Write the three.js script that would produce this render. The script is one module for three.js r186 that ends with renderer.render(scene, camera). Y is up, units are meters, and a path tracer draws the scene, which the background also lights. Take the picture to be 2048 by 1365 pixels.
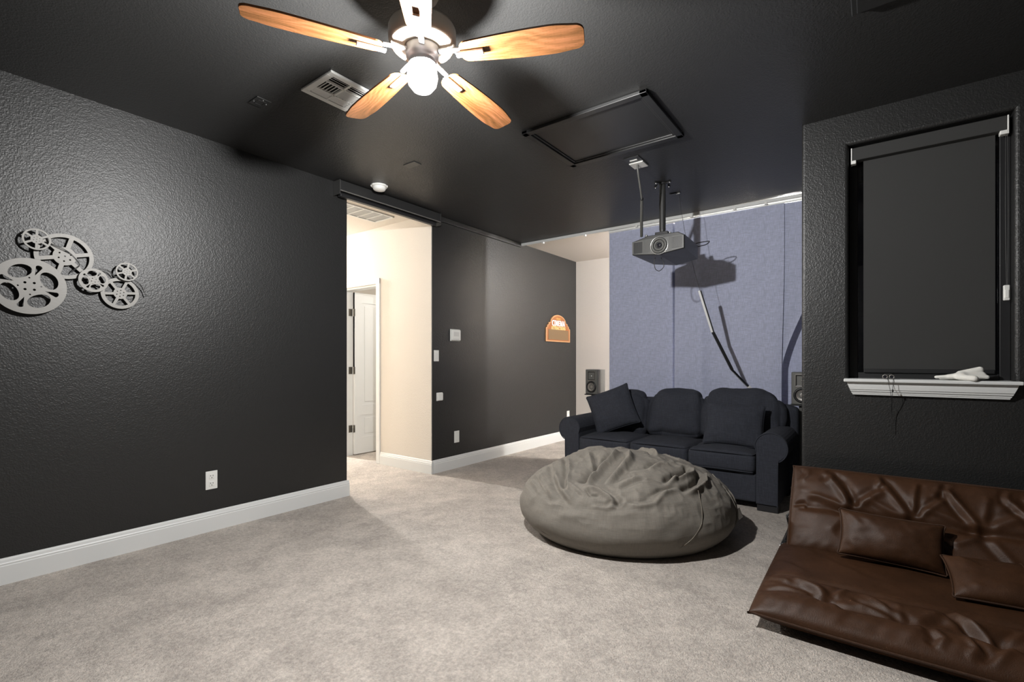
import * as THREE from 'three';
import { RoundedBoxGeometry } from 'three/addons/geometries/RoundedBoxGeometry.js';
import { mergeGeometries } from 'three/addons/utils/BufferGeometryUtils.js';
import { MarchingCubes } from 'three/addons/objects/MarchingCubes.js';

// ------------------------------------------------------------------ camera, sky, exposure
const scene = new THREE.Scene();
scene.background = new THREE.Color(0x020203);            // night outside
const camera = new THREE.PerspectiveCamera(70.66, 2048 / 1365, 0.05, 60);
camera.position.set(3.712, 1.193, 0);
camera.rotation.y = 0.64201;
camera.setViewOffset(2048, 1365, 0, -39.5, 2048, 1365);
camera.updateProjectionMatrix();
const renderer = new THREE.WebGLRenderer({ antialias: true });
renderer.toneMapping = THREE.LinearToneMapping;
renderer.toneMappingExposure = 1.0;
renderer.shadowMap.enabled = true;
// lamp strengths (candela); each lamp's light is made in that lamp's builder
const FAN_LAMP = 22, NOOK_LAMP = 29, HALL_LAMP = 28, SIDE_LAMP = 6;

// ------------------------------------------------------------------ random and noise
function rng(seed) { let s = seed >>> 0; return () => { s = (s + 0x6D2B79F5) >>> 0; let t = s; t = Math.imul(t ^ (t >>> 15), t | 1); t ^= t + Math.imul(t ^ (t >>> 7), t | 61); return ((t ^ (t >>> 14)) >>> 0) / 4294967296; }; }
function hash(x, y, z, s) { let h = Math.imul(x, 374761393) ^ Math.imul(y, 668265263) ^ Math.imul(z, 1442695041) ^ Math.imul(s, 362437); h = Math.imul(h ^ (h >>> 13), 1274126177); h ^= h >>> 16; h = Math.imul(h, 2246822519); return ((h ^ (h >>> 15)) >>> 0) / 4294967296; }
const sm = t => t * t * (3 - 2 * t), mix = (a, b, t) => a + (b - a) * t, clamp = (v, a, b) => Math.min(b, Math.max(a, v));
const step = (a, b, v) => sm(clamp((v - a) / (b - a), 0, 1));
function vnoise(x, y, px, py, s) {                      // tileable value noise
  const xi = Math.floor(x), yi = Math.floor(y), fx = sm(x - xi), fy = sm(y - yi);
  const m = (a, p) => ((a % p) + p) % p, x0 = m(xi, px), x1 = m(xi + 1, px), y0 = m(yi, py), y1 = m(yi + 1, py);
  return mix(mix(hash(x0, y0, 7, s), hash(x1, y0, 7, s), fx), mix(hash(x0, y1, 7, s), hash(x1, y1, 7, s), fx), fy);
}
function noise3(x, y, z, s = 1) {                       // -1..1
  const xi = Math.floor(x), yi = Math.floor(y), zi = Math.floor(z), fx = sm(x - xi), fy = sm(y - yi), fz = sm(z - zi);
  const l = k => mix(mix(hash(xi, yi, zi + k, s), hash(xi + 1, yi, zi + k, s), fx), mix(hash(xi, yi + 1, zi + k, s), hash(xi + 1, yi + 1, zi + k, s), fx), fy);
  return mix(l(0), l(1), fz) * 2 - 1;
}
// ------------------------------------------------------------------ textures
function tex(n, metres, fn, srgb = false, metresY = metres) {
  const d = new Uint8Array(n * n * 4);
  for (let j = 0; j < n; j++) for (let i = 0; i < n; i++) {
    const c = fn(i / n, j / n), k = (j * n + i) * 4;
    if (typeof c === 'number') d[k] = d[k + 1] = d[k + 2] = clamp(c, 0, 1) * 255;
    else { d[k] = clamp(c[0], 0, 1) * 255; d[k + 1] = clamp(c[1], 0, 1) * 255; d[k + 2] = clamp(c[2], 0, 1) * 255; }
    d[k + 3] = 255;
  }
  const t = new THREE.DataTexture(d, n, n, THREE.RGBAFormat);
  t.wrapS = t.wrapT = THREE.RepeatWrapping; t.magFilter = THREE.LinearFilter; t.minFilter = THREE.LinearMipmapLinearFilter; t.generateMipmaps = true;
  if (srgb) t.colorSpace = THREE.SRGBColorSpace;
  t.repeat.set(1 / metres, 1 / metresY); t.needsUpdate = true; return t;
}
// knock-down plaster: flattened blobs a centimetre or so across
const plasterBump = tex(2048, 2.0, (u, v) => {
  const a = vnoise(u * 340, v * 340, 340, 340, 1), b = vnoise(u * 660, v * 660, 660, 660, 2), c = vnoise(u * 150, v * 150, 150, 150, 3);
  return step(0.3, 0.85, a * 0.5 + b * 0.32 + c * 0.25);
});
const peelBump = tex(1024, 1.2, (u, v) => vnoise(u * 150, v * 150, 150, 150, 5) * 0.6 + vnoise(u * 290, v * 290, 290, 290, 6) * 0.4);
const carpetMap = tex(2048, 5.2, (u, v) => {
  const w = vnoise(u * 9, v * 9, 9, 9, 8) - 0.5, w2 = vnoise(u * 9, v * 9, 9, 9, 9) - 0.5;
  const b1 = vnoise(u * 22 + w * 2, v * 22 + w2 * 2, 22, 22, 11), b2 = vnoise(u * 56 + w * 3, v * 56, 56, 56, 12), b3 = vnoise(u * 130, v * 130, 130, 130, 13), b4 = vnoise(u * 420, v * 420, 420, 420, 14), b5 = vnoise(u * 1000, v * 1000, 1000, 1000, 15);
  const k = 0.96 + (step(0.25, 0.75, b1) - 0.5) * 0.055 + (step(.2, .8, b2) - 0.5) * 0.05 + (b3 - 0.5) * 0.05 + (b4 - 0.5) * 0.12 + (b5 - .5) * .14;
  return [0.715 * k, 0.684 * k, 0.652 * k];
}, true);
const carpetBump = tex(1024, 0.7, (u, v) => vnoise(u * 110, v * 110, 110, 110, 21) * 0.5 + vnoise(u * 260, v * 260, 260, 260, 22) * 0.5);
function weave(seed, lo) {
  return tex(512, 0.32, (u, v) => {
    const a = vnoise(u * 150, v * 10, 150, 10, seed), b = vnoise(u * 10, v * 150, 10, 150, seed + 1), c = vnoise(u * 240, v * 240, 240, 240, seed + 2);
    const k = lo + (1 - lo) * (a * 0.36 + b * 0.36 + c * 0.28); return [k, k, k];
  }, true);
}
const linenMap = weave(31, 0.72), sofaMap = weave(41, 0.6), canvasMap = weave(51, 0.8);
const clothBump = tex(512, 0.2, (u, v) => vnoise(u * 120, v * 120, 120, 120, 61) * 0.6 + vnoise(u * 200, v * 20, 200, 20, 62) * 0.4);
const leatherBump = tex(512, 0.16, (u, v) => { const a = vnoise(u * 60, v * 60, 60, 60, 71), b = vnoise(u * 130, v * 130, 130, 130, 72); return Math.abs(a - 0.5) * 1.2 + b * 0.4; });
const leatherMap = tex(512, 0.9, (u, v) => { const k = .86 + .14 * vnoise(u * 9, v * 9, 9, 9, 73) - .08 * vnoise(u * 70, v * 70, 70, 70, 74); return [k, k, k]; }, true);
const woodMap = tex(1024, 0.52, (u, v) => {             // u along the blade, v across it
  const warp = (vnoise(u * 3, v * 4, 3, 4, 81) - 0.5) * 0.5 + (vnoise(u * 6, v * 10, 6, 10, 82) - 0.5) * 0.12;
  const ring = 0.5 + 0.5 * Math.sin((v * 2 + warp) * Math.PI * 2 * 6);
  const fib = vnoise(u * 14, v * 260, 14, 260, 83), pore = vnoise(u * 40, v * 380, 40, 380, 84), band = vnoise(u * 2, v * 14, 2, 14, 85);
  const k = 0.75 + ring * 0.12 + (fib - 0.5) * 0.2 + (band - 0.5) * 0.26 - step(0.72, 0.95, pore) * 0.16;
  return [0.60 * k, 0.385 * k, 0.24 * k * k + .02];
}, true, 0.3);
const metalBump = tex(256, 0.1, (u, v) => vnoise(u * 4, v * 180, 4, 180, 91));

// ------------------------------------------------------------------ materials
const std = (color, roughness, o = {}) => new THREE.MeshStandardMaterial({ color, roughness, metalness: 0, ...o });
const lin = (r, g, b) => new THREE.Color().setRGB(r, g, b);
const M = {
  black: std(lin(.0155, .0155, .0153), .43, { bumpMap: plasterBump, bumpScale: .0006 }),
  blackCeil: std(lin(.024, .024, .0237), .45, { bumpMap: plasterBump, bumpScale: .0006 }),
  blackTrim: std(lin(.022, .022, .022), .38),
  beige: std(lin(.67, .62, .55), .75, { bumpMap: peelBump, bumpScale: .0008 }),
  white: std(lin(.70, .71, .70), .42),
  whitePlastic: std(lin(.76, .76, .73), .4),
  dullWhite: std(lin(.62, .62, .6), .55),
  carpet: std(0xffffff, .97, { map: carpetMap, bumpMap: carpetBump, bumpScale: .004 }),
  linen: std(lin(.60, .64, .84), .95, { map: linenMap, bumpMap: clothBump, bumpScale: .0004, side: THREE.DoubleSide }),
  sofa: std(lin(.046, .051, .069), .95, { map: sofaMap, bumpMap: clothBump, bumpScale: .0004 }),
  sofaFoot: std(lin(.012, .012, .014), .6),
  bag: std(lin(.225, .205, .175), .88, { map: canvasMap, bumpMap: clothBump, bumpScale: .0004 }),
  bagSeam: std(lin(.17, .152, .122), .9),
  leather: new THREE.MeshPhysicalMaterial({ color: lin(.056, .024, .0105), roughness: .5, specularIntensity: .55, map: leatherMap, bumpMap: leatherBump, bumpScale: .0004 }),
  wood: std(0xffffff, .42, { map: woodMap }),
  bladeTop: std(lin(.08, .04, .02), .5),
  nickel: std(lin(.52, .46, .38), .45, { metalness: .35, bumpMap: metalBump, bumpScale: .0001 }),
  nickelPaint: std(lin(.27, .27, .275), .45, { metalness: .3 }),
  reel: std(lin(.17, .165, .155), .5, { metalness: .35, bumpMap: metalBump, bumpScale: .00015 }),
  filmDark: std(lin(.05, .05, .048), .5, { metalness: .3 }),
  blackPlastic: std(lin(.014, .014, .015), .42),
  darkPlastic: std(lin(.035, .035, .034), .42),
  greyPlastic: std(lin(.09, .09, .085), .45),
  baffle: std(lin(.13, .13, .12), .5),
  cone: std(lin(.32, .3, .28), .35, { metalness: .6 }),
  chrome: std(lin(.7, .7, .68), .25, { metalness: .9 }),
  hinge: std(lin(.16, .15, .13), .4, { metalness: .7 }),
  blind: std(lin(.03, .03, .029), .82, { bumpMap: clothBump, bumpScale: .0002 }),
  grille: std(lin(.4, .41, .41), .6),
  ductDark: std(lin(.03, .03, .03), .9),
  glass: new THREE.MeshPhysicalMaterial({ color: 0xffffff, roughness: .02, transmission: 1, thickness: 0, ior: 1.5 }),
  lens: new THREE.MeshPhysicalMaterial({ color: lin(.02, .02, .025), roughness: .05, clearcoat: 1 }),
  glow: std(lin(.8, .8, .78), .6, { emissive: lin(1, .985, .96), emissiveIntensity: 3 }),
  diffuser: std(lin(.82, .82, .82), .5),
  signEdge: std(lin(.40, .215, .10), .6),
  glove: std(lin(.78, .77, .72), .95, { bumpMap: clothBump, bumpScale: .0005 }),
};

// ------------------------------------------------------------------ object helpers
const used = {};
function numbered(n) { used[n] = (used[n] ?? -1) + 1; return used[n] ? `${n}_${String(used[n]).padStart(3, '0')}` : n; }
function thing(name, label, category, pos = [0, 0, 0], turn = 0, group) {
  const g = new THREE.Group(); g.name = numbered(name); g.position.set(...pos); g.rotation.y = turn;
  g.userData = { label, category }; if (group) g.userData.group = group; scene.add(g); return g;
}
function obj(name, geos, mat, parent = scene) {
  let g = Array.isArray(geos) ? (geos.length > 1 ? merge(geos) : geos[0]) : geos;
  const m = new THREE.Mesh(g, mat); m.name = parent === scene ? numbered(name) : name;
  m.castShadow = m.receiveShadow = true; parent.add(m); return m;
}
function tag(o, label, category, group) { o.userData.label = label; o.userData.category = category; if (group) o.userData.group = group; return o; }
function struct(name, geos, mat, parent = scene) { const m = obj(name, geos, mat, parent); if (parent === scene) m.userData.kind = 'structure'; return m; }
function merge(list) {
  const l = list.map(g => { const n = g.index ? g.toNonIndexed() : g.clone(); for (const k of Object.keys(n.attributes)) if (!['position', 'normal', 'uv'].includes(k)) n.deleteAttribute(k); if (!n.attributes.uv) n.setAttribute('uv', new THREE.BufferAttribute(new Float32Array(n.attributes.position.count * 2), 2)); return n; });
  return mergeGeometries(l);
}
function boxUV(g) {                                     // uv in metres, by the way a face points
  const p = g.attributes.position, n = g.attributes.normal, uv = new Float32Array(p.count * 2);
  for (let i = 0; i < p.count; i++) {
    const ax = Math.abs(n.getX(i)), ay = Math.abs(n.getY(i)), az = Math.abs(n.getZ(i)); let a, b;
    if (ax >= ay && ax >= az) { a = p.getZ(i); b = p.getY(i); } else if (ay >= az) { a = p.getX(i); b = p.getZ(i); } else { a = p.getX(i); b = p.getY(i); }
    uv[i * 2] = a; uv[i * 2 + 1] = b;
  }
  g.setAttribute('uv', new THREE.BufferAttribute(uv, 2)); return g;
}
function bx(x0, x1, y0, y1, z0, z1, r = 0) {            // a box by its limits, edges rounded by r
  const w = x1 - x0, h = y1 - y0, d = z1 - z0;
  const g = r ? new RoundedBoxGeometry(w, h, d, 2, Math.min(r, w / 2.01, h / 2.01, d / 2.01)) : new THREE.BoxGeometry(w, h, d);
  g.translate((x0 + x1) / 2, (y0 + y1) / 2, (z0 + z1) / 2); return boxUV(g);
}
const T = (g, x, y, z) => (g.translate(x, y, z), g), RX = (g, a) => (g.rotateX(a), g), RY = (g, a) => (g.rotateY(a), g), RZ = (g, a) => (g.rotateZ(a), g);
function cyl(r0, r1, h, x, y, z, n = 32) { return T(new THREE.CylinderGeometry(r0, r1, h, n), x, y, z); }
function tube(pts, r, n = 40, rad = 8, closed = false) { return new THREE.TubeGeometry(new THREE.CatmullRomCurve3(pts.map(p => new THREE.Vector3(...p)), closed, 'catmullrom', .4), n, r, rad, closed); }
function bar(a, b, w, h) { // rectangular bar between two points
  const A = new THREE.Vector3(...a), B = new THREE.Vector3(...b), d = B.clone().sub(A), L = d.length();
  const g = new RoundedBoxGeometry(w, h, L, 2, Math.min(w, h) * .18), q = new THREE.Quaternion().setFromUnitVectors(new THREE.Vector3(0, 0, 1), d.normalize());
  g.applyQuaternion(q); return T(g, (A.x + B.x) / 2, (A.y + B.y) / 2, (A.z + B.z) / 2);
}
function smoothNormals(g) {                             // normals shared by vertices at one place
  g.computeVertexNormals(); const p = g.attributes.position, n = g.attributes.normal, m = new Map(), key = i => `${Math.round(p.getX(i) * 2e4)},${Math.round(p.getY(i) * 2e4)},${Math.round(p.getZ(i) * 2e4)}`;
  for (let i = 0; i < p.count; i++) { const k = key(i), a = m.get(k) || [0, 0, 0]; a[0] += n.getX(i); a[1] += n.getY(i); a[2] += n.getZ(i); m.set(k, a); }
  for (let i = 0; i < p.count; i++) { const a = m.get(key(i)), l = Math.hypot(...a) || 1; n.setXYZ(i, a[0] / l, a[1] / l, a[2] / l); }
  return g;
}
function gridGeo(nu, nv, fn, close) {                   // fn(u,v in 0..1) -> [x,y,z,(uvx,uvy)]
  const pos = [], uv = [], idx = [];
  for (let j = 0; j <= nv; j++) for (let i = 0; i <= nu; i++) { const p = fn(i / nu, j / nv); pos.push(p[0], p[1], p[2]); uv.push(p[3] ?? i / nu, p[4] ?? j / nv); }
  for (let j = 0; j < nv; j++) for (let i = 0; i < nu; i++) { const a = j * (nu + 1) + i, b = a + 1, c = a + nu + 1, d = c + 1; idx.push(a, c, b, b, c, d); }
  const g = new THREE.BufferGeometry(); g.setAttribute('position', new THREE.Float32BufferAttribute(pos, 3)); g.setAttribute('uv', new THREE.Float32BufferAttribute(uv, 2)); g.setIndex(idx);
  return smoothNormals(g);
}
function softBox(w, h, d, r, bulge, n = 18, wr = 0, seed = 1, shape) {    // an upholstered cushion
  const g = new THREE.BoxGeometry(2, 2, 2, n, n, n), p = g.attributes.position, H = [w / 2, h / 2, d / 2];
  for (let i = 0; i < p.count; i++) {
    const a = [p.getX(i), p.getY(i), p.getZ(i)].map(v => Math.sign(v) * Math.pow(Math.abs(v), .8)), q = a.map((v, k) => v * H[k]), c = q.map((v, k) => clamp(v, -(H[k] - r), H[k] - r)), e = q.map((v, k) => v - c[k]), l = Math.hypot(...e);
    const o = l > 1e-9 ? c.map((v, k) => v + e[k] / l * r) : q.slice();
    for (let k = 0; k < 3; k++) { const s = a[(k + 1) % 3], t = a[(k + 2) % 3]; o[k] += Math.sign(a[k]) * Math.pow(Math.abs(a[k]), 3) * bulge[k] * Math.cos(s * Math.PI / 2) ** .7 * Math.cos(t * Math.PI / 2) ** .7; }
    if (wr) { const f = noise3(o[0] * 9, o[1] * 9, o[2] * 9, seed) * wr + noise3(o[0] * 22 + o[1] * 8, o[1] * 14, o[2] * 20, seed + 1) * wr * .35; for (let k = 0; k < 3; k++) o[k] += a[k] * f; }
    if (shape) shape(o, a); p.setXYZ(i, ...o);
  }
  smoothNormals(g); return boxUV(g);
}
// folds: polylines of [x,y,z] with height and width; returns displacement at a point
function foldField(list) {
  const segs = [];
  for (const { pts, a, w, side = 1, v = .55 } of list) { const L = pts.length - 1; for (let i = 0; i < L; i++) segs.push({ p: pts[i], q: pts[i + 1], a, w, side, v, t0: i / L, t1: (i + 1) / L, id: pts }); }
  return (x, y, z, up) => {
    let sum = 0, cur = null, best = 1e9, bs = 0, bt = 0, S = null;
    const flush = () => { if (S && best < S.w * 4.5) { const tp = step(0, .18, bt) * step(1, .75, bt), s = bs / S.w; sum += S.a * tp * (Math.exp(-s * s) - S.v * Math.exp(-((s - 1.7) ** 2) * .9)); } };
    for (const g of segs) {
      if (g.id !== cur) { flush(); cur = g.id; best = 1e9; S = g; }
      const dx = g.q[0] - g.p[0], dy = g.q[1] - g.p[1], dz = g.q[2] - g.p[2], px = x - g.p[0], py = y - g.p[1], pz = z - g.p[2], l2 = dx * dx + dy * dy + dz * dz;
      const t = clamp((px * dx + py * dy + pz * dz) / l2, 0, 1), ex = px - dx * t, ey = py - dy * t, ez = pz - dz * t, d = Math.hypot(ex, ey, ez);
      if (d < best) { best = d; const c = up[0] * (dy * ez - dz * ey) + up[1] * (dz * ex - dx * ez) + up[2] * (dx * ey - dy * ex); bs = d * Math.sign(c || 1) * g.side; bt = g.t0 + (g.t1 - g.t0) * t; S = g; }
    }
    flush(); return sum;
  };
}
function pillowGeo(w, h, t, seed, n = 44, pin = .05, wr = .006) {         // a pinched-corner throw pillow in the xy plane
  const side = s => gridGeo(n, n, (a, b) => {
    const e = v => Math.sin((v - .5) * Math.PI), u = e(a), v = e(b);
    const x = w / 2 * u * (1 - pin * (1 - v * v)), y = h / 2 * v * (1 - pin * (1 - u * u));
    let z = t / 2 * Math.pow(Math.max(0, (1 - u * u) * (1 - v * v)), .42);
    const c = Math.pow(Math.abs(u * v), 1.4); z += (noise3(x * 12, y * 12, s * 3, seed) * wr + noise3(x * 30 + y * 22, y * 30 - x * 18, s, seed + 3) * wr * (.3 + c)) * step(0, .25, 1 - Math.max(Math.abs(u), Math.abs(v)));
    return s > 0 ? [x, y, z, x, y] : [-x, y, -z, x, y];
  });
  const g = merge([side(1), side(-1)]); return smoothNormals(g);
}
function rimTube(w, h, pin, r) { const pts = []; for (let k = 0; k < 4; k++) for (let i = 0; i < 10; i++) { const s = -1 + 2 * i / 10, [u, v] = [[s, -1], [1, s], [-s, 1], [-1, -s]][k]; pts.push([w / 2 * u * (1 - pin * (1 - v * v)), h / 2 * v * (1 - pin * (1 - u * u)), 0]); } return tube(pts, r, 120, 6, true); }
function pointLamp(parent, x, y, z, cd, color, radius) { const l = new THREE.PointLight(color, cd, 0, 2); l.position.set(x, y, z); l.castShadow = true; l.shadow.radius = radius; l.shadow.mapSize.set(2048, 2048); l.shadow.bias = -.0005; parent.add(l); return l; }

// ------------------------------------------------------------------ the setting
const H = 2.74, XR = 5.3, ZB = 2.1, ZN = -6.64, ZC = -5.16, ZW = -3.676;
struct('floor', bx(-3.2, XR + .12, -.12, 0, ZN - .12, ZB + .12), M.carpet);
struct('ceiling', bx(-.12, XR + .12, H, H + .12, ZC, ZB + .12), M.blackCeil);
struct('ceiling_nook', bx(-.12, 3.46, H, H + .12, ZN - .12, ZC), M.beige);
struct('ceiling_hall', bx(-3.2, -.12, H, H + .12, ZN - .12, -1.7), M.beige);
struct('wall_left', bx(-.12, 0, 0, H, -2.53, ZB), M.black);
struct('wall_left_far', bx(-.12, 0, 0, H, ZN, -3.56), M.black);
struct('wall_left_header', bx(-.1, 0, 2.66, H, -3.56, -2.53), M.black);
struct('wall_nook_back', bx(-.12, 3.46, 0, H, ZN - .12, ZN), M.beige);
struct('wall_nook_right', bx(3.341, 3.46, 0, H, ZN, ZC - .03), M.beige);
struct('wall_sofa_side', bx(3.341, 3.46, 0, H, ZC - .03, ZW - .125), M.black);
struct('wall_back', bx(-.12, XR + .12, 0, H, ZB, ZB + .12), M.black);
struct('wall_right', bx(XR, XR + .12, 0, H, ZW, ZB), M.black);
{ // window wall with its rounded corners
  const s = new THREE.Shape([[3.341, -.03], [XR + .05, -.03], [XR + .05, H + .03], [3.341, H + .03]].map(p => new THREE.Vector2(...p)));
  s.holes.push(new THREE.Path([[3.594, 1.075], [3.594, 2.545], [4.325, 2.545], [4.325, 1.075]].map(p => new THREE.Vector2(...p))));
  const g = new THREE.ExtrudeGeometry(s, { depth: .125 - .018, bevelEnabled: true, bevelThickness: .018, bevelSize: .018, bevelOffset: -.018, bevelSegments: 4 });
  struct('wall_window', boxUV(T(g, 0, 0, ZW - .125)), M.black);
}
// hall and the side room behind its door
struct('wall_hall_side', [bx(-.90, -.004, 0, H, -3.67, -3.55), bx(-3.2, -1.56, 0, H, -3.67, -3.55), bx(-1.56, -.9, 2.08, H, -3.67, -3.55)], M.beige);
struct('wall_hall_front', bx(-3.2, -.12, 0, H, -1.82, -1.7), M.beige);
struct('wall_hall_end', bx(-3.32, -3.2, 0, H, ZN, -1.7), M.beige);
struct('wall_side_room', bx(-3.2, -.12, 0, H, ZN - .12, ZN), M.beige);
struct('wall_hall_inner', [bx(-.14, -.12, 0, H, -2.53, -1.82), bx(-.14, -.12, 0, H, ZN, -3.67)], M.beige);
// baseboards: a moulded profile swept along the wall
function baseboard(name, z0, z1) { // on the plane x = 0
  const pr = [[0, 0], [.016, 0], [.016, .098], [.0135, .101], [.0135, .107], [.015, .110], [.011, .116], [.008, .130], [.005, .137], [0, .139]];
  const s = new THREE.Shape(pr.map(p => new THREE.Vector2(...p))); const g = new THREE.ExtrudeGeometry(s, { depth: z1 - z0, bevelEnabled: false });
  return struct(name, boxUV(T(g, 0, 0, z0)), M.white);
}
baseboard('baseboard_left', -2.548, ZB); baseboard('baseboard_left_far', ZN, -3.566);
{ const pr = [[0, 0], [.016, 0], [.016, .098], [.0135, .101], [.0135, .107], [.015, .110], [.011, .116], [.008, .130], [.005, .137], [0, .139]];
  const mk = (x0, x1, z) => boxUV(T(RY(new THREE.ExtrudeGeometry(new THREE.Shape(pr.map(p => new THREE.Vector2(...p))), { depth: x1 - x0, bevelEnabled: false }), -Math.PI / 2), x1, 0, z));
  struct('baseboard_hall', mk(-.84, .016, -3.55), M.white);
  struct('baseboard_nook', mk(.016, 3.341, ZN), M.white);
}
// soffit strip above the far black wall
struct('trim_1', boxUV(bx(0, .022, 2.685, H, ZC + .02, -3.66, .006)), M.black);
// door casing, jamb and open door
{ const g = [bx(-.905, -.842, 0, 2.15, -3.55, -3.532, .006), bx(-1.62, -1.555, 0, 2.15, -3.55, -3.532, .006), bx(-1.62, -.842, 2.085, 2.15, -3.55, -3.531, .006), bx(-.915, -.90, 0, 2.08, -3.67, -3.55), bx(-1.56, -1.545, 0, 2.08, -3.67, -3.55), bx(-1.56, -.9, 2.065, 2.08, -3.67, -3.55)];
  struct('trim_2', g, M.white);
  const d = new THREE.Group(); d.name = 'door_1'; d.userData = { kind: 'structure', label: 'white panelled hall door standing open into the side room' }; scene.add(d);
  const x1 = -1.505, x0 = -1.54;
  obj('door_leaf', [bx(x0, x1 - .006, .012, 2.055, -4.33, -3.672), bx(x0, x1, .012, 2.055, -3.78, -3.672), bx(x0, x1, .012, 2.055, -4.33, -4.22), bx(x0, x1, .012, .22, -4.22, -3.78), bx(x0, x1, .50, .63, -4.22, -3.78), bx(x0, x1, 1.93, 2.055, -4.22, -3.78)], M.white, d);
  obj('door_panel', bx(x1 - .006, x1 - .001, .26, .46, -4.18, -3.82, .003), M.white, d);
  obj('door_panel', bx(x1 - .006, x1 - .001, .67, 1.89, -4.18, -3.82, .003), M.white, d);
  for (const y of [1.80, 1.07, .335]) obj('hinge', [cyl(.007, .007, .09, -1.512, y, -3.66, 12), bx(-1.545, -1.542, y - .045, y + .045, -3.66, -3.61), bx(-1.54, -1.502, y - .045, y + .045, -3.674, -3.671)], M.hinge, d);
}
// lamps out of view that light the hall, the side room and the nook behind the curtain
function ceilingLamp(label, x, z, cd, color) {
  const t = thing('ceiling_light', label, 'ceiling light', [x, H, z]);
  obj('base', cyl(.16, .16, .02, 0, -.01, 0, 40), M.whitePlastic, t);
  const pr = []; for (let i = 0; i <= 12; i++) { const a = i / 12 * Math.PI / 2; pr.push(new THREE.Vector2(Math.max(.001, .14 * Math.sin(a)), -.02 - .075 * Math.cos(a))); }
  obj('glass_dome', new THREE.LatheGeometry(pr, 36), M.glow, t);
  pointLamp(t, 0, -.07, 0, cd, color, 3); return t;
}
ceilingLamp('round opal ceiling light in the hall beyond the opening', -2.7, -3.36, HALL_LAMP, lin(1, .985, .965));
ceilingLamp('round opal ceiling light in the side room behind the white door', -.75, -5.2, SIDE_LAMP, lin(1, .98, .95));
ceilingLamp('round opal ceiling light in the beige nook behind the blue curtain', 2.98, -6.22, NOOK_LAMP, lin(1, .98, .95));

// ------------------------------------------------------------------ ceiling fan with lamp
{
  const F = thing('ceiling_fan', 'five-blade ceiling fan with walnut blades and a lit lamp', 'ceiling fan', [2.223, H, -1.373]);
  const lathe = (pr, n = 56) => new THREE.LatheGeometry(pr.map(p => new THREE.Vector2(...p)), n);
  obj('canopy', lathe([[.001, 0], [.075, 0], [.075, -.02], [.06, -.05], [.022, -.062], [.016, -.066], [.016, -.19]]), M.nickel, F);
  obj('motor_housing', lathe([[.016, -.165], [.10, -.166], [.132, -.172], [.138, -.184], [.138, -.225], [.134, -.242], [.127, -.246], [.126, -.25], [.12, -.254], [.07, -.258], [.001, -.258]]), M.nickel, F);
  obj('hub', lathe([[.07, -.256], [.072, -.262], [.066, -.285], [.066, -.296], [.058, -.302], [.056, -.325], [.001, -.326]]), M.nickelPaint, F);
  // lamp: frosted glass globe under a short neck, light inside
  const lamp = obj('lamp_globe', lathe([[.05, -.300], [.054, -.325], [.06, -.35], [.064, -.375], [.058, -.405], [.04, -.428], [.02, -.438], [.001, -.44]], 40), new THREE.MeshStandardMaterial({ color: lin(.8, .8, .78), roughness: .6, emissive: lin(1, .985, .96), emissiveIntensity: 2.2 }), F);
  lamp.castShadow = false;
  pointLamp(F, .006, -.385, .0, FAN_LAMP, lin(1, .99, .975), 1.6);
  const R0 = .165, R1 = .662;
  const halfW = t => (.044 + .021 * Math.sin(Math.min(1, t / .74) * Math.PI / 2) - .012 * step(.74, 1, t));
  const outline = () => { const s = new THREE.Shape(), up = [], dn = []; const N = 44;
    for (let i = 0; i <= N; i++) { const t = .5 - .5 * Math.cos(Math.PI * i / N), x = mix(R0, R1, t); let w = halfW(t); const e = .03, e0 = (x - R0), e1 = (R1 - x); if (e0 < e) w -= e - Math.sqrt(Math.max(0, e * e - (e - e0) ** 2)); const f = .03; if (e1 < f) w -= (f - Math.sqrt(Math.max(0, f * f - (f - e1) ** 2))) * .9; up.push([x, w]); dn.unshift([x, -w]); }
    return new THREE.Shape([...up, ...dn].map(p => new THREE.Vector2(...p))); };
  for (let k = 0; k < 5; k++) {
    const ang = (47 + 72 * k) * Math.PI / 180;           // direction (cos, sin) in x,z
    const turn = g => { g.rotateX(-.19); g.translate(0, -.288, 0); g.rotateY(-ang); return g; };
    const g = new THREE.ExtrudeGeometry(outline(), { depth: .006, bevelEnabled: true, bevelThickness: .0015, bevelSize: .0015, bevelSegments: 2 });
    g.rotateX(Math.PI / 2); const uv = g.attributes.uv; for (let i = 0; i < uv.count; i++) uv.setXY(i, uv.getX(i) + k * .113, uv.getY(i) * 1 + .15 + k * .171);
    const b = obj('blade', turn(g), M.wood, F);
    const arm = [T(RZ(new RoundedBoxGeometry(.10, .012, .022, 2, .004), -.06), .115, .012, 0), T(new RoundedBoxGeometry(.115, .010, .026, 2, .003), .205, -.014, 0)];
    obj('blade_arm', turn(merge(arm)), M.nickelPaint, F);
  }
}

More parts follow.
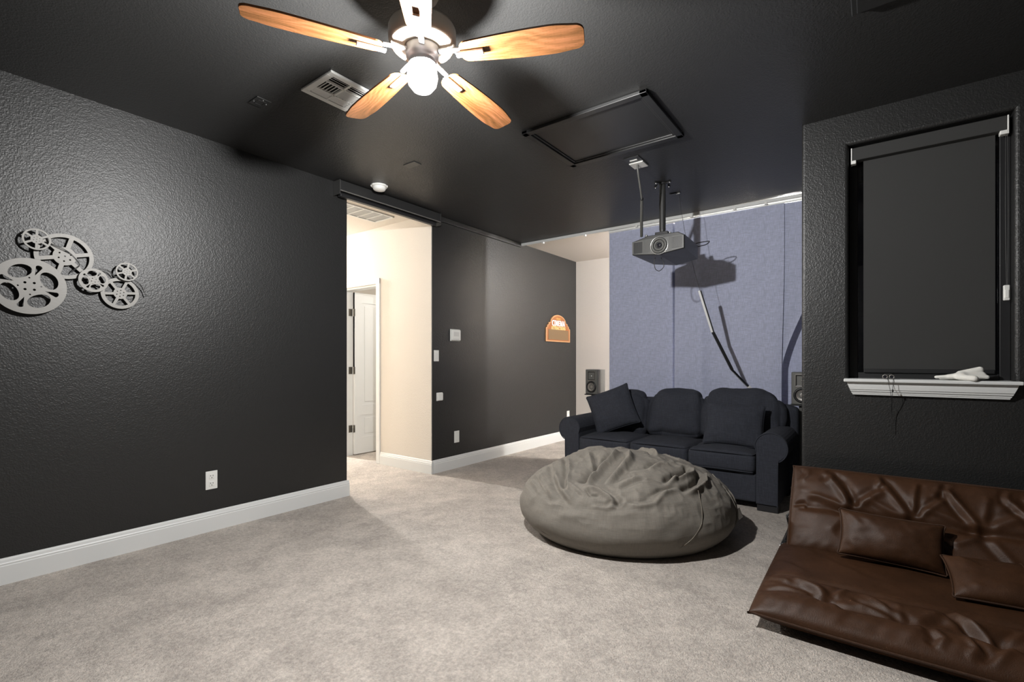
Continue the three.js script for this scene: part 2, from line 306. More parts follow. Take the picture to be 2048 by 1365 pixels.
// ------------------------------------------------------------------ things on the ceiling
{ // supply register
  const t = thing('air_register', 'white louvred air register on the black ceiling beside the fan', 'air vent', [1.265, H, -1.615]);
  const w = .15, d = .145, s = [];
  obj('duct', bx(-.12, .12, -.002, .0, -.115, .115), M.ductDark, t);
  obj('frame', [bx(-w, -.115, -.014, 0, -d, d, .004), bx(.115, w, -.014, 0, -d, d, .004), bx(-.115, .115, -.014, 0, -d, -.11, .004), bx(-.115, .115, -.014, 0, .11, d, .004)], M.whitePlastic, t);
  obj('divider', bx(-.115, .115, -.013, -.002, -.006, .006), M.whitePlastic, t);
  obj('divider', bx(.045, .052, -.013, -.002, -.11, .11), M.whitePlastic, t);
  obj('divider', bx(-.052, -.045, -.013, -.002, -.11, .11), M.whitePlastic, t);
  for (const sgn of [-1, 1]) {
    for (let i = 0; i < 5; i++) { const z = sgn * (.02 + i * .019); obj('louvre', T(RX(new THREE.BoxGeometry(.09, .002, .017), sgn * .6), 0, -.008, z), M.whitePlastic, t); }
    for (let i = 0; i < 3; i++) for (const q of [-1, 1]) obj('louvre', T(RZ(new THREE.BoxGeometry(.017, .002, .10), -sgn * .6), sgn * (.062 + i * .019), -.008, q * .057), M.whitePlastic, t);
  }
}
{ // attic hatch
  const t = thing('attic_hatch', 'black framed attic access hatch in the ceiling', 'hatch', [2.253, H, -2.985]);
  const w = .435, d = .345, o = .062, mould = (a, b, y) => [bx(-a, a, -y, 0, -d + (w - a), -d + (w - b), .004), bx(-a, a, -y, 0, d - (w - b), d - (w - a), .004), bx(-a, -b, -y, 0, -d + (w - a), d - (w - a), .004), bx(b, a, -y, 0, -d + (w - a), d - (w - a), .004)];
  obj('frame', mould(w, w - .045, .022), M.blackTrim, t);
  obj('inner_moulding', mould(w - .045, w - o, .013), M.blackTrim, t);
  obj('panel', bx(-w + o, w - o, -.006, 0, -d + o, d - o), M.blackTrim, t);
}
{ // black box cover
  const t = thing('junction_cover', 'black square junction cover with screws on the ceiling left of the register', 'cover plate', [.788, H, -1.40]);
  obj('plate', bx(-.055, .055, -.007, 0, -.042, .042, .003), M.blackTrim, t);
  obj('recess', [bx(-.028, .028, -.009, -.006, -.022, -.018), bx(-.028, .028, -.009, -.006, .018, .022), bx(-.028, -.024, -.009, -.006, -.018, .018), bx(.024, .028, -.009, -.006, -.018, .018)], M.blackTrim, t);
  for (const [x, z] of [[.008, -.032], [-.008, .032], [.04, 0]]) obj('screw', cyl(.004, .004, .003, x, -.008, z, 12), M.chrome, t);
}
tag(obj('blank_cover', bx(.748, .877, H - .006, H, -2.604, -2.528, .003), M.blackTrim), 'small black painted blank cover plate on the ceiling near the opening', 'cover plate');
{ const t = thing('smoke_detector', 'round white smoke detector on the black ceiling near the opening', 'smoke detector', [.232, H, -2.70]);
  obj('base', [cyl(.068, .068, .014, 0, -.007, 0, 40), ...[0, 1, 2, 3].map(k => T(RY(new THREE.BoxGeometry(.02, .012, .144), k * Math.PI / 4), 0, -.007, 0))], M.whitePlastic, t);
  obj('dome', new THREE.LatheGeometry([[.056, -.012], [.055, -.03], [.048, -.042], [.03, -.048], [.001, -.05]].map(p => new THREE.Vector2(...p)), 40), M.whitePlastic, t);
}
{ const t = thing('ceiling_socket', 'white socket insert on a black ceiling plate feeding the projector cable', 'ceiling outlet', [2.245, H, -3.575]);
  obj('plate', bx(-.06, .06, -.006, 0, -.105, .11, .002), M.blackTrim, t).position.z = 0;
  obj('insert', bx(-.056, .056, -.014, -.004, -.105, .01, .003), M.whitePlastic, t);
  obj('latch', bx(-.03, .03, -.010, -.004, .045, .062, .002), M.whitePlastic, t);
}
{ const t = thing('ceiling_bracket', 'small black bracket screwed to the ceiling behind the projector pole', 'bracket', [2.257, H, -4.455]);
  obj('strap', bx(-.05, .05, -.008, 0, -.012, .012, .003), M.blackTrim, t); obj('screw', T(RZ(new THREE.CapsuleGeometry(.005, .03, 4, 10), Math.PI / 2), .028, -.011, 0), M.chrome, t);
}
{ const t = thing('ceiling_box', 'thin black box on the dark ceiling at the upper right', 'ceiling box', [3.99, H, -2.36]);
  obj('body', bx(-.35, .35, -.03, 0, -.24, .24, .004), M.blackTrim, t); obj('lid', bx(-.33, .33, -.036, -.03, -.22, .22, .003), M.blackTrim, t);
}
{ // shade cassette over the opening
  const t = thing('shade_cassette', 'long black roller shade cassette above the hall opening', 'roller shade', [0, 0, 0]);
  obj('cassette', bx(.002, .10, 2.645, 2.732, -3.585, -2.40, .004), M.blackTrim, t);
  obj('lower_lip', bx(.092, .104, 2.640, 2.648, -3.585, -2.40, .002), M.reel, t);
  obj('roller', T(RX(new THREE.CylinderGeometry(.016, .016, 1.14, 24), Math.PI / 2), .05, 2.63, -2.985), M.blackPlastic, t);
  obj('hem_bar', bx(.03, .074, 2.603, 2.632, -3.55, -2.42, .006), M.blackPlastic, t);
  for (const z of [-2.397, -3.588]) obj('end_cap', bx(.002, .102, 2.612, 2.735, z - .003, z + .003, .001), M.darkPlastic, t);
}
{ // hall return grille
  const t = thing('return_grille', 'white return air grille with grey filter panels in the hall ceiling', 'air vent', [-.55, H, -2.90]);
  const x = .16, z = .48; obj('frame', [bx(-x, -x + .02, -.012, 0, -z, z, .003), bx(x - .02, x, -.012, 0, -z, z, .003), bx(-x, x, -.012, 0, -z, -z + .02, .003), bx(-x, x, -.012, 0, z - .02, z, .003)], M.white, t);
  for (let i = 0; i < 8; i++) { const a = -z + .02 + i * .115; obj('filter_panel', bx(-x + .02, x - .02, -.004, 0, a, a + .115), M.grille, t); if (i) obj('rib', bx(-x + .02, x - .02, -.010, -.003, a - .006, a + .006), M.white, t); }
}

// ------------------------------------------------------------------ wall plates, thermostat, sign
function wallPlate(name, label, cat, y, z, h, w, kind) {
  const t = thing(name, label, cat, [0, y, z]);
  obj('plate', bx(0, .006, -h / 2, h / 2, -w / 2, w / 2, .003), M.whitePlastic, t);
  if (kind === 'duplex') for (const s of [-1, 1]) { obj('socket', bx(.004, .0085, s * .026 - .017, s * .026 + .017, -.017, .017, .004), M.whitePlastic, t);
    obj('slot', [bx(.008, .0092, s * .026 + .001, s * .026 + .010, -.009, -.006), bx(.008, .0092, s * .026 + .001, s * .026 + .010, .006, .009), T(RZ(new THREE.CylinderGeometry(.003, .003, .0015, 10), Math.PI / 2), .0085, s * .026 - .008, 0)], M.blackPlastic, t); }
  if (kind === 'rocker') obj('rocker', bx(.004, .010, -.033, .033, -.016, .016, .003), M.whitePlastic, t);
  if (kind === 'blank') for (const s of [-1, 1]) obj('screw', T(RZ(new THREE.CylinderGeometry(.003, .003, .002, 10), Math.PI / 2), .0065, s * .042, 0), M.dullWhite, t);
  if (kind === 'box') obj('insert', bx(.005, .02, -h / 2 + .006, h / 2 - .006, -w / 2 + .006, w / 2 - .02, .004), M.whitePlastic, t);
  return t;
}
wallPlate('wall_outlet', 'white double power outlet low on the black wall left of the opening', 'outlet', .356, -1.442, .128, .076, 'duplex');
wallPlate('light_switch', 'white light switch plate beside the hall opening', 'switch', 1.246, -3.617, .118, .072, 'rocker');
wallPlate('wall_sensor', 'small square white wall box below the light switch', 'wall box', .808, -3.664, .088, .09, 'box');
wallPlate('blank_plate', 'white blank plate on the black wall above the baseboard right of the opening', 'wall plate', .346, -3.931, .13, .08, 'blank');
wallPlate('wall_outlet', 'small white outlet just above the left sofa arm', 'outlet', .372, -6.39, .115, .075, 'duplex');
{ const t = thing('thermostat', 'white square thermostat with rounded corners on the black wall', 'thermostat', [0, 1.476, -3.904]);
  obj('back_plate', bx(0, .008, -.066, .066, -.078, .078, .004), M.whitePlastic, t); obj('body', bx(.006, .026, -.06, .06, -.072, .072, .01), M.whitePlastic, t);
  obj('screen', bx(.025, .0268, -.012, .035, -.04, .04, .0008), M.dullWhite, t); obj('button_strip', bx(.025, .028, -.046, -.038, -.045, .045, .001), M.dullWhite, t); }
{ // cinema sign
  const t = thing('cinema_sign', 'orange arched cinema sign with white lettering on the black wall', 'wall sign', [0, 1.667, -6.083]);
  const P = [[-.335, -.195], [.335, -.195], [.335, .0], [.305, .004], [.30, .04], [.265, .045], [.26, .075], [.235, .08]];
  const arc = []; for (let i = 0; i <= 20; i++) { const a = i / 20 * Math.PI; arc.push([.215 * Math.cos(a), .075 + .12 * Math.sin(a)]); }
  const full = [...P, ...arc, ...P.slice(2).reverse().map(([a, b]) => [-a, b])];
  const place = g => { g.rotateY(Math.PI / 2); return g; };                       // sign's right = -z, faces +x
  const sh = s => new THREE.Shape(full.map(p => new THREE.Vector2(p[0] * s, p[1] * s)));
  obj('border', place(new THREE.ExtrudeGeometry(sh(1), { depth: .016, bevelEnabled: true, bevelThickness: .003, bevelSize: .003, bevelSegments: 2 })), M.signEdge, t);
  const cv = document.createElement('canvas'); cv.width = 1024; cv.height = 640; const c = cv.getContext('2d');
  c.fillStyle = '#8c5328'; c.fillRect(0, 0, 1024, 640); c.textAlign = 'center';
  c.fillStyle = '#b9a350'; c.font = 'italic bold 62px serif'; c.fillText('~ Home ~', 512, 108);
  c.save(); c.translate(512, 262); c.scale(.95, 1.22); c.fillStyle = '#ffffff'; c.font = 'bold 150px sans-serif'; c.fillText('CINEMA', 0, 0); c.restore();
  c.save(); c.translate(512, 350); c.scale(.86, 1.1); c.fillStyle = '#cfd08c'; c.font = 'bold 96px serif'; c.fillText('ATTRACTIONS', 0, 0); c.restore();
  const tx = new THREE.CanvasTexture(cv); tx.colorSpace = THREE.SRGBColorSpace;
  const face = new THREE.ShapeGeometry(sh(.93)); { const u = face.attributes.uv, p = face.attributes.position; for (let i = 0; i < u.count; i++) u.setXY(i, p.getX(i) / .67 + .5, (p.getY(i) + .195) / .39); }
  obj('printed_face', T(place(face), .0195, 0, 0), std(0xffffff, .6, { map: tx }), t);
  obj('board', place(T(new RoundedBoxGeometry(.56, .145, .004, 2, .002), 0, -.095, .021)), std(lin(.145, .09, .042), .7), t);
}
// film reel sculpture
{
  const t = thing('film_reel_sculpture', 'grey metal wall sculpture of six overlapping film reels', 'wall art', [0, 1.7, -.75]);
  const ringHole = (cx, cy, r, n = 28) => { const p = new THREE.Path(); p.absarc(cx, cy, r, 0, Math.PI * 2, true); return p; };
  function spokeReel(R, n, rim, hub, sw, rot) {
    const s = new THREE.Shape(); s.absarc(0, 0, R, 0, Math.PI * 2, false); const ro = R * rim, ri = R * hub;
    for (let k = 0; k < n; k++) { const a0 = rot + k / n * 2 * Math.PI, a1 = a0 + 2 * Math.PI / n, o = sw / 2 * R, p = []; const N = 12;
      for (let i = 0; i <= N; i++) { const a = mix(a0 + o / ro, a1 - o / ro, i / N); p.push([ro * Math.cos(a), ro * Math.sin(a)]); }
      for (let i = N; i >= 0; i--) { const a = mix(a0 + o / ri, a1 - o / ri, i / N); p.push([ri * Math.cos(a), ri * Math.sin(a)]); }
      s.holes.push(new THREE.Path(p.reverse().map(q => new THREE.Vector2(...q)))); }
    for (let k = 0; k < 6; k++) { const a = k / 6 * 2 * Math.PI + .4; s.holes.push(ringHole(R * hub * .55 * Math.cos(a), R * hub * .55 * Math.sin(a), R * .035)); } s.holes.push(ringHole(0, 0, R * .035)); return s;
  }
  function kidneyReel(R, n, rot) {
    const s = new THREE.Shape(); s.absarc(0, 0, R, 0, Math.PI * 2, false);
    for (let k = 0; k < n; k++) {
      const a = rot + k / n * 2 * Math.PI, c = Math.cos(a), d = Math.sin(a), p = []; for (let i = 0; i < 28; i++) { const q = i / 28 * 2 * Math.PI, rr = R * .25, lx = rr * Math.cos(q) * .92 + R * .575, ly = rr * Math.sin(q) * (1.3 - .1 * Math.cos(q)); p.push([lx * c - ly * d, lx * d + ly * c]); }
      s.holes.push(new THREE.Path(p.reverse().map(q => new THREE.Vector2(...q))));
      const b = a + Math.PI / n, e = Math.cos(b), f = Math.sin(b), w = []; for (let i = 0; i <= 14; i++) { const q = -Math.PI / 2 + i / 14 * Math.PI; w.push([R * (.74 + .07 * Math.cos(q)), R * .09 * Math.sin(q)]); } w.push([R * .42, 0]);
      s.holes.push(new THREE.Path(w.map(([x, y]) => [x * e - y * f, x * f + y * e]).reverse().map(q => new THREE.Vector2(...q))));
    }
    for (let k = 0; k < 4; k++) { const a = rot + .35 + k * Math.PI / 2; s.holes.push(ringHole(R * .17 * Math.cos(a), R * .17 * Math.sin(a), R * .042)); const b = a + .8; s.holes.push(ringHole(R * .3 * Math.cos(b), R * .3 * Math.sin(b), R * .028)); }
    return s;
  }
  const add = (shape, y, z, off, mat = M.reel) => { const g = new THREE.ExtrudeGeometry(shape, { depth: .003, bevelEnabled: true, bevelThickness: .0008, bevelSize: .0008, bevelSegments: 1, curveSegments: 48 }); g.rotateY(Math.PI / 2); const r = obj('reel', T(boxUV(g), off, y - 1.7, z + .75), mat, t);
    obj('standoff', [T(RZ(new THREE.CylinderGeometry(.006, .006, off, 12), Math.PI / 2), off / 2, y - 1.7, z + .75)], M.filmDark, r); return r; };
  add(spokeReel(.128, 6, .84, .40, .16, .25), 1.789, -.672, .022);
  add(kidneyReel(.152, 4, .45), 1.600, -.527, .034);
  add(spokeReel(.058, 6, .86, .42, .18, .5), 1.859, -.553, .045);
  add(spokeReel(.094, 6, .80, .36, .15, .1), 1.606, -.925, .022);
  add(kidneyReel(.069, 4, .2), 1.667, -.795, .042);
  add(spokeReel(.056, 6, .86, .42, .18, .35), 1.740, -.953, .042);
  const film = (pts) => obj('film_strip', [0, .006].map(o => tube(pts.map(([y, z], i) => [.03 + .006 * Math.sin(i * 2), y - 1.7 + o, z + .75]), .0016, 40, 6)), M.filmDark, t);
  film([[1.85, -.60], [1.825, -.66], [1.80, -.70], [1.75, -.735], [1.72, -.715], [1.70, -.70]]);
  film([[1.715, -.77], [1.735, -.83], [1.73, -.87], [1.70, -.90], [1.715, -.93]]);
  film([[1.70, -.985], [1.67, -1.02], [1.64, -1.04], [1.60, -1.055]]);
}

// ------------------------------------------------------------------ window with blind, sill and what lies on it
{
  const w = new THREE.Group(); w.name = 'window_1'; w.userData = { kind: 'structure', label: 'black framed window in the recess behind the roller blind' }; scene.add(w);
  const z0 = ZW - .125, z1 = ZW - .105;
  obj('frame', [bx(3.594, 3.64, 1.075, 2.545, z0, z1 + .01, .004), bx(4.28, 4.325, 1.075, 2.545, z0, z1 + .01, .004), bx(3.64, 4.28, 1.075, 1.12, z0, z1 + .01, .004), bx(3.64, 4.28, 2.5, 2.545, z0, z1 + .01, .004)], M.blackPlastic, w);
  obj('pane', bx(3.64, 4.28, 1.12, 2.5, z0 + .004, z0 + .008), M.glass, w);
  const t = thing('roller_blind', 'dark grey roller blind pulled down in the window recess', 'blind', [0, 0, 0]);
  obj('cassette', bx(3.613, 4.302, 2.452, 2.532, ZW - .10, ZW - .035, .006), M.blind, t);
  obj('fabric', bx(3.669, 4.262, 1.14, 2.46, ZW - .0875, ZW - .085), M.blind, t);
  obj('hem_bar', bx(3.669, 4.262, 1.118, 1.142, ZW - .092, ZW - .08, .005), M.blackPlastic, t);
  for (const x of [3.609, 4.305]) obj('end_bracket', [bx(x - .003, x + .003, 2.43, 2.53, ZW - .075, ZW - .03, .001), bx(x < 4 ? x : x - .032, x < 4 ? x + .024 : x + .003, 2.43, 2.452, ZW - .07, ZW - .03, .004)], M.whitePlastic, t);
  obj('pull_chain', [tube([[4.298, 2.44, ZW - .05], [4.296, 2.0, ZW - .045], [4.300, 1.60, ZW - .04]], .0015, 30, 6), tube([[4.306, 2.44, ZW - .055], [4.308, 2.0, ZW - .05], [4.304, 1.60, ZW - .04]], .0015, 30, 6)], M.darkPlastic, t);
  obj('chain_tensioner', [bx(4.287, 4.313, 1.522, 1.606, ZW - .055, ZW - .034, .005), bx(4.292, 4.308, 1.535, 1.58, ZW - .036, ZW - .031, .002)], M.whitePlastic, t);
  // sill board and stepped apron with returned ends
  const s = new THREE.Group(); s.name = 'trim_3'; s.userData = { kind: 'structure', label: 'white window sill with a stepped apron moulding' }; scene.add(s);
  obj('sill_board', [bx(3.572, 4.347, 1.063, 1.083, ZW - .001, ZW + .078, .006), bx(3.60, 4.32, 1.063, 1.083, ZW - .104, ZW + .01)], M.white, s);
  const lv = [[1.063, .374, .052], [1.036, .364, .049], [1.018, .357, .046], [1.016, .357, .040], [1.008, .354, .039], [1.004, .352, .036], [1.002, .351, .031], [.994, .348, .030], [.992, .346, .026], [.985, .343, .025]];
  const pos = [], cx = 3.9595; const q = (a, b, c, d) => pos.push(...a, ...c, ...b, ...b, ...c, ...d);
  for (let i = 0; i < lv.length - 1; i++) { const [y, h, o] = lv[i], [y2, h2, o2] = lv[i + 1], P = (x, yy, oo) => [cx + x, yy, ZW + oo];
    q(P(-h, y, o), P(h, y, o), P(-h2, y2, o2), P(h2, y2, o2)); q(P(-h, y, 0), P(-h, y, o), P(-h2, y2, 0), P(-h2, y2, o2)); q(P(h, y, o), P(h, y, 0), P(h2, y2, o2), P(h2, y2, 0)); }
  { const [y, h, o] = lv[lv.length - 1]; q([cx - h, y, ZW + o], [cx + h, y, ZW + o], [cx - h, y, ZW], [cx + h, y, ZW]); }
  const g = new THREE.BufferGeometry(); g.setAttribute('position', new THREE.Float32BufferAttribute(pos, 3)); g.computeVertexNormals(); obj('apron', boxUV(g), M.white, s);
}
// gloves: soft unions of tapered capsules
function blob(size, res, sdf) {
  const mc = new MarchingCubes(res, new THREE.MeshStandardMaterial(), false, false, 60000); mc.isolation = 0;
  const f = mc.field; for (let k = 0; k < res; k++) for (let j = 0; j < res; j++) for (let i = 0; i < res; i++) { const h = res / 2; f[i + j * res + k * res * res] = -sdf((i - h) / h * size, (j - h) / h * size, (k - h) / h * size); }
  mc.update(); const n = mc.count; const g = new THREE.BufferGeometry(); g.setAttribute('position', new THREE.BufferAttribute(mc.positionArray.slice(0, n * 3).map(v => v * size), 3)); g.setAttribute('normal', new THREE.BufferAttribute(mc.normalArray.slice(0, n * 3), 3)); return boxUV(g);
}
function capsules(list, k) { return (x, y, z) => { let d = 1e9; for (const [a, b, r0, r1, fl = 1] of list) { const dx = b[0] - a[0], dy = b[1] - a[1], dz = b[2] - a[2], t = clamp(((x - a[0]) * dx + (y - a[1]) * dy + (z - a[2]) * dz) / (dx * dx + dy * dy + dz * dz), 0, 1); const e = Math.hypot(x - a[0] - dx * t, (y - a[1] - dy * t) * fl, z - a[2] - dz * t) - mix(r0, r1, t); const h = clamp(.5 + .5 * (d - e) / k, 0, 1); d = d === 1e9 ? e : mix(d, e, h) - k * h * (1 - h); } return d; }; }
{
  const y = 1.083, z = ZW + .03;
  const g1 = blob(.13, 64, capsules([[[-.10, .0, 0], [-.04, .004, 0], .011, .015, 1.3], [[-.04, .004, .0], [.0, .012, .004], .02, .027, 1.5], [[0, .018, -.01], [.08, .044, -.02], .019, .0165], [[.01, .012, .0], [.09, .016, -.014], .017, .015], [[.01, .008, .012], [.105, .004, .0], .015, .011], [[-.012, .004, .02], [.05, -.004, .05], .016, .0165]], .01));
  tag(obj('work_glove', T(g1, 4.108, y + .017, z), M.glove), 'white cotton glove lying on the window sill, raised finger uppermost', 'glove', 'gloves on the window sill');
  const g2 = blob(.11, 56, capsules([[[-.085, 0, 0], [-.02, 0, 0], .010, .013, 1.3], [[-.02, 0, 0], [.03, .001, .004], .014, .02, 2], [[.03, .001, -.01], [.09, .001, -.02], .009, .008, 1.3], [[.03, .001, 0], [.096, .001, -.004], .009, .008, 1.3], [[.03, .001, .014], [.088, .001, .014], .009, .008, 1.3]], .008));
  tag(obj('work_glove', T(g2, 4.115, y + .010, z - .055), M.glove), 'white cotton glove lying flat underneath the other glove on the sill', 'glove', 'gloves on the window sill');
  const t = thing('pocket_binoculars', 'small black twin-barrelled binoculars with a cord on the white sill', 'binoculars', [3.79, y, ZW + .03]);
  for (const s of [-1, 1]) { const b = obj('barrel', T(RX(new THREE.CylinderGeometry(.013, .0145, .05, 28), Math.PI / 2), s * .0155, .0146, 0), M.darkPlastic, t); obj('lens_ring', T(new THREE.TorusGeometry(.011, .0022, 10, 28), s * .0155, .0146, .025), M.cone, b); obj('lens', T(RX(new THREE.CylinderGeometry(.0095, .0095, .002, 24), Math.PI / 2), s * .0155, .0146, .0245), M.lens, b); }
  obj('bridge', bx(-.02, .02, .02, .033, -.02, .018, .004), M.darkPlastic, t);
  obj('cord', [tube([[-.01, .006, .03], [-.004, .002, .05], [0, -.02, .056], [.012, -.096, .05], [.014, -.2, .006], [.012, -.31, .004]], .0012, 60, 6), tube([[.02, .008, .02], [.022, .002, .05], [.021, -.03, .056], [.018, -.09, .05], [.016, -.2, .007], [.012, -.31, .004]], .0012, 60, 6)], M.blackPlastic, t);
  obj('cord_toggle', T(new THREE.CapsuleGeometry(.0045, .008, 6, 12), .019, -.066, .054), M.blackPlastic, t);
}

// ------------------------------------------------------------------ curtain rail and curtains
{
  const t = thing('curtain_rail', 'white double curtain track fixed along the ceiling edge', 'curtain rail', [0, 0, 0]);
  obj('upper_track', [bx(.004, 3.338, 2.712, 2.738, ZC - .012, ZC + .012, .003), bx(.004, 3.338, 2.706, 2.714, ZC + .002, ZC + .012, .002), bx(.004, 3.338, 2.706, 2.714, ZC - .012, ZC - .002, .002)], M.white, t);
  obj('lower_track', bx(1.25, 3.338, 2.684, 2.702, ZC - .052, ZC - .02, .003), M.white, t);
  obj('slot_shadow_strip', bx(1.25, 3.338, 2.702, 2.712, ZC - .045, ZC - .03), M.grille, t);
  for (const x of [.35, .95, 1.6, 2.2, 2.62, 2.9]) obj('clip', bx(x - .012, x + .012, 2.69, 2.716, ZC - .014, ZC + .015, .003), M.whitePlastic, t);
}
function curtain(label, x0, x1, fn, n = 60) {
  const y1 = 2.682, y0 = .008;
  const g = gridGeo(n, 40, (a, b) => { const y = mix(y1, y0, b), [x, z] = fn(a, y, mix(x0, x1, a)); return [x, y, z, x, y]; });
  const back = gridGeo(n, 40, (a, b) => { const y = mix(y1, y0, b), [x, z] = fn(1 - a, y, mix(x1, x0, a)); return [x, y, z - .003, x, y]; });
  tag(obj('linen_curtain', [g, back], M.linen), label, 'curtain', 'blue linen curtain panels');
}
const ZK = ZC - .036;
curtain('leftmost blue linen curtain panel, beside the beige gap', 1.25, 2.12, (a, y, x) => {
  const e = step(1.985, 2.004, x), q = step(2.03, 2.075, x); return [x, ZK - .004 + .006 * Math.sin(a * 5 + .6) * (1 - q) - .04 * e * (1 - q) + .012 * q]; }, 160);
curtain('wide middle blue curtain panel behind the hanging projector', 2.017, 3.05, (a, y, x) => {
  const lo = step(2.3, .9, y); let z = ZK + .008 + .012 * step(0, .05, a) + .020 * Math.exp(-(((a - .27) / .05) ** 2)) * (.3 + .7 * lo) * 1.1 + .018 * Math.sin(a * 9 + 1) * lo + .035 * step(.62, .98, a) * lo;
  return [x + (a > .6 ? -.02 * lo * (a - .6) / .4 : 0), z]; });
curtain('narrow blue curtain panel whose lower edge sweeps left beside the window wall', 3.03, 3.338, (a, y, x) => {
  const lo = step(2.2, 1.0, y), xr = mix(3.338, 3.02, lo), xl = mix(3.035, 2.90, lo); return [mix(xl, xr, a), ZK + .008 + .022 * lo - .012 * step(0, .3, a) * (1 - lo) + .005 * Math.sin(a * 6)]; });
curtain('rightmost blue curtain panel in shade behind the others, by the window wall', 2.80, 3.341, (a, y, x) => [x, ZK - .004 - (.03 + .08 * step(2.5, 1.6, y)) * step(2.82, 2.92, x) + .006 * Math.sin(a * 12) * step(2.85, 2.95, x)]);

// ------------------------------------------------------------------ projector on its mount, cable raceway, hanging light bars
{
  const t = thing('projector', 'dark grey home cinema projector hung from the ceiling', 'projector', [2.275, 2.165, -3.95]);
  const poly = [[-.22, -.06], [.015, -.088], [.225, -.06], [.225, .05], [.17, .082], [-.08, .086], [-.22, .052]];
  const g = new THREE.ExtrudeGeometry(new THREE.Shape(poly.map(p => new THREE.Vector2(...p))), { depth: .44, bevelEnabled: true, bevelThickness: .008, bevelSize: .006, bevelOffset: -.006, bevelSegments: 2 });
  const p = g.attributes.position; for (let i = 0; i < p.count; i++) { const d = p.getZ(i) / .44; const k = .9 + .1 * d; p.setXY(i, p.getX(i) * k, p.getY(i) < 0 ? p.getY(i) * (1.18 - .18 * d) : p.getY(i)); } g.computeVertexNormals();
  obj('body', T(g, 0, 0, -.448), M.darkPlastic, t);
  obj('front_panel', T(new THREE.ExtrudeGeometry(new THREE.Shape([[-.215, -.056], [.012, -.082], [.22, -.056], [.22, .046], [.165, .05], [-.10, .055], [-.215, .045]].map(q => new THREE.Vector2(...q))), { depth: .006, bevelEnabled: true, bevelThickness: .002, bevelSize: .002, bevelSegments: 2 }), 0, 0, .002), M.greyPlastic, t);
  const ribs = (x0, x1, f0, f1, n, w, mat) => { const l = []; for (let i = 0; i < n; i++) { const x = mix(x0, x1, i / (n - 1)); l.push(bx(x - w, x + w, f0(x), f1(x), .008, .0125)); } return l; };
  obj('intake_grille', bx(-.205, -.125, -.055, .04, .008, .0105, .002), M.blackPlastic, t); obj('intake_slats', ribs(-.20, -.13, () => -.052, () => .037, 12, .0012), M.darkPlastic, t);
  obj('exhaust_grille', bx(.125, .205, -.05, .042, .008, .0105, .002), M.blackPlastic, t); obj('exhaust_slats', ribs(.13, .20, () => -.047, () => .039, 11, .0016), M.greyPlastic, t);
  obj('front_ribs', ribs(-.118, -.062, x => -.06, () => .05, 9, .001), M.greyPlastic, t).userData.kind = 'stuff'; obj('front_ribs', ribs(.10, .12, x => -.064, () => .048, 4, .001), M.greyPlastic, t).userData.kind = 'stuff';
  const L = [.02, -.012];
  const ring = (r0, r1, z0, z1) => T(RX(new THREE.LatheGeometry([[r0, z0], [r1, z0], [r1, z1], [r0 - .006 > 0 ? r0 : .001, z1]].map(q => new THREE.Vector2(...q)), 48), Math.PI / 2), L[0], L[1], 0);
  obj('lens_well', T(RX(new THREE.CylinderGeometry(.072, .072, .006, 48), Math.PI / 2), ...L, .010), M.blackPlastic, t);
  const lb = obj('lens_barrel', [T(new THREE.TorusGeometry(.056, .010, 16, 48), ...L, .016), T(new THREE.TorusGeometry(.036, .008, 16, 48), ...L, .014)], M.greyPlastic, t);
  obj('lens_glass', T(new THREE.SphereGeometry(.024, 28, 16, 0, Math.PI * 2, 0, Math.PI / 2).rotateX(Math.PI / 2).scale(1, 1, .4), ...L, .012), M.lens, lb);
  obj('lens_chrome_ring', T(new THREE.TorusGeometry(.073, .0025, 10, 56), ...L, .012), M.chrome, t);
  obj('top_vent', [0, 1, 2, 3, 4, 5, 6, 7, 8, 9].map(i => T(RX(new THREE.BoxGeometry(.006, .003, .05), .1), -.10 + i * .02, .086, -.03)), M.blackPlastic, t);
  obj('status_light', bx(.066, .074, -.074, -.068, .008, .012, .002), M.whitePlastic, t);
  obj('cable_loop', tube([[-.06, -.08, -.12], [-.072, -.12, -.12], [-.06, -.18, -.12], [-.025, -.20, -.12], [.012, -.17, -.12], [.01, -.13, -.12], [-.01, -.09, -.12]], .0032, 60, 8), M.blackPlastic, t);
  obj('rear_cable', tube([[.16, .06, -.44], [.20, .085, -.5], [.28, .09, -.52], [.26, .06, -.5], [.19, .04, -.46]], .004, 50, 8), M.blackPlastic, t);
  const m = thing('projector_mount', 'black ceiling pole mount holding the projector', 'mount', [2.246, 0, -4.157]);
  obj('pole', cyl(.027, .027, .40, 0, 2.535, 0, 32), M.darkPlastic, m);
  obj('pole_taper', cyl(.027, .02, .04, 0, 2.325, 0, 32), M.darkPlastic, m);
  const cp = obj('ceiling_plate', [cyl(.045, .045, .012, 0, 2.733, 0, 32), ...[.4, 1.97, 3.54, 5.11].map(a => T(RY(new RoundedBoxGeometry(.09, .008, .022, 2, .003), -a), .045 * Math.cos(a), 2.734, .045 * Math.sin(a)))], M.blackTrim, m);
  for (const a of [.4, 1.97, 3.54, 5.11]) obj('bolt', T(new THREE.SphereGeometry(.006, 12, 8), .08 * Math.cos(a), 2.728, .08 * Math.sin(a)), M.chrome, cp);
  obj('adapter', [bx(-.05, .06, 2.285, 2.312, -.05, .05, .004), bx(-.075, .075, 2.262, 2.286, -.06, .06, .004)], M.blackPlastic, m);
  obj('bracket', [bx(-.10, .10, 2.254, 2.266, -.08, .08, .003), bx(-.12, -.10, 2.253, 2.275, -.10, .10, .003), bx(.10, .12, 2.253, 2.275, -.10, .10, .003)], M.blackTrim, m);
  for (const [x, z] of [[-.11, .09], [.09, .07], [.11, -.09]]) obj('knob', cyl(.010, .010, .02, x, 2.28, z, 16), M.chrome, m);
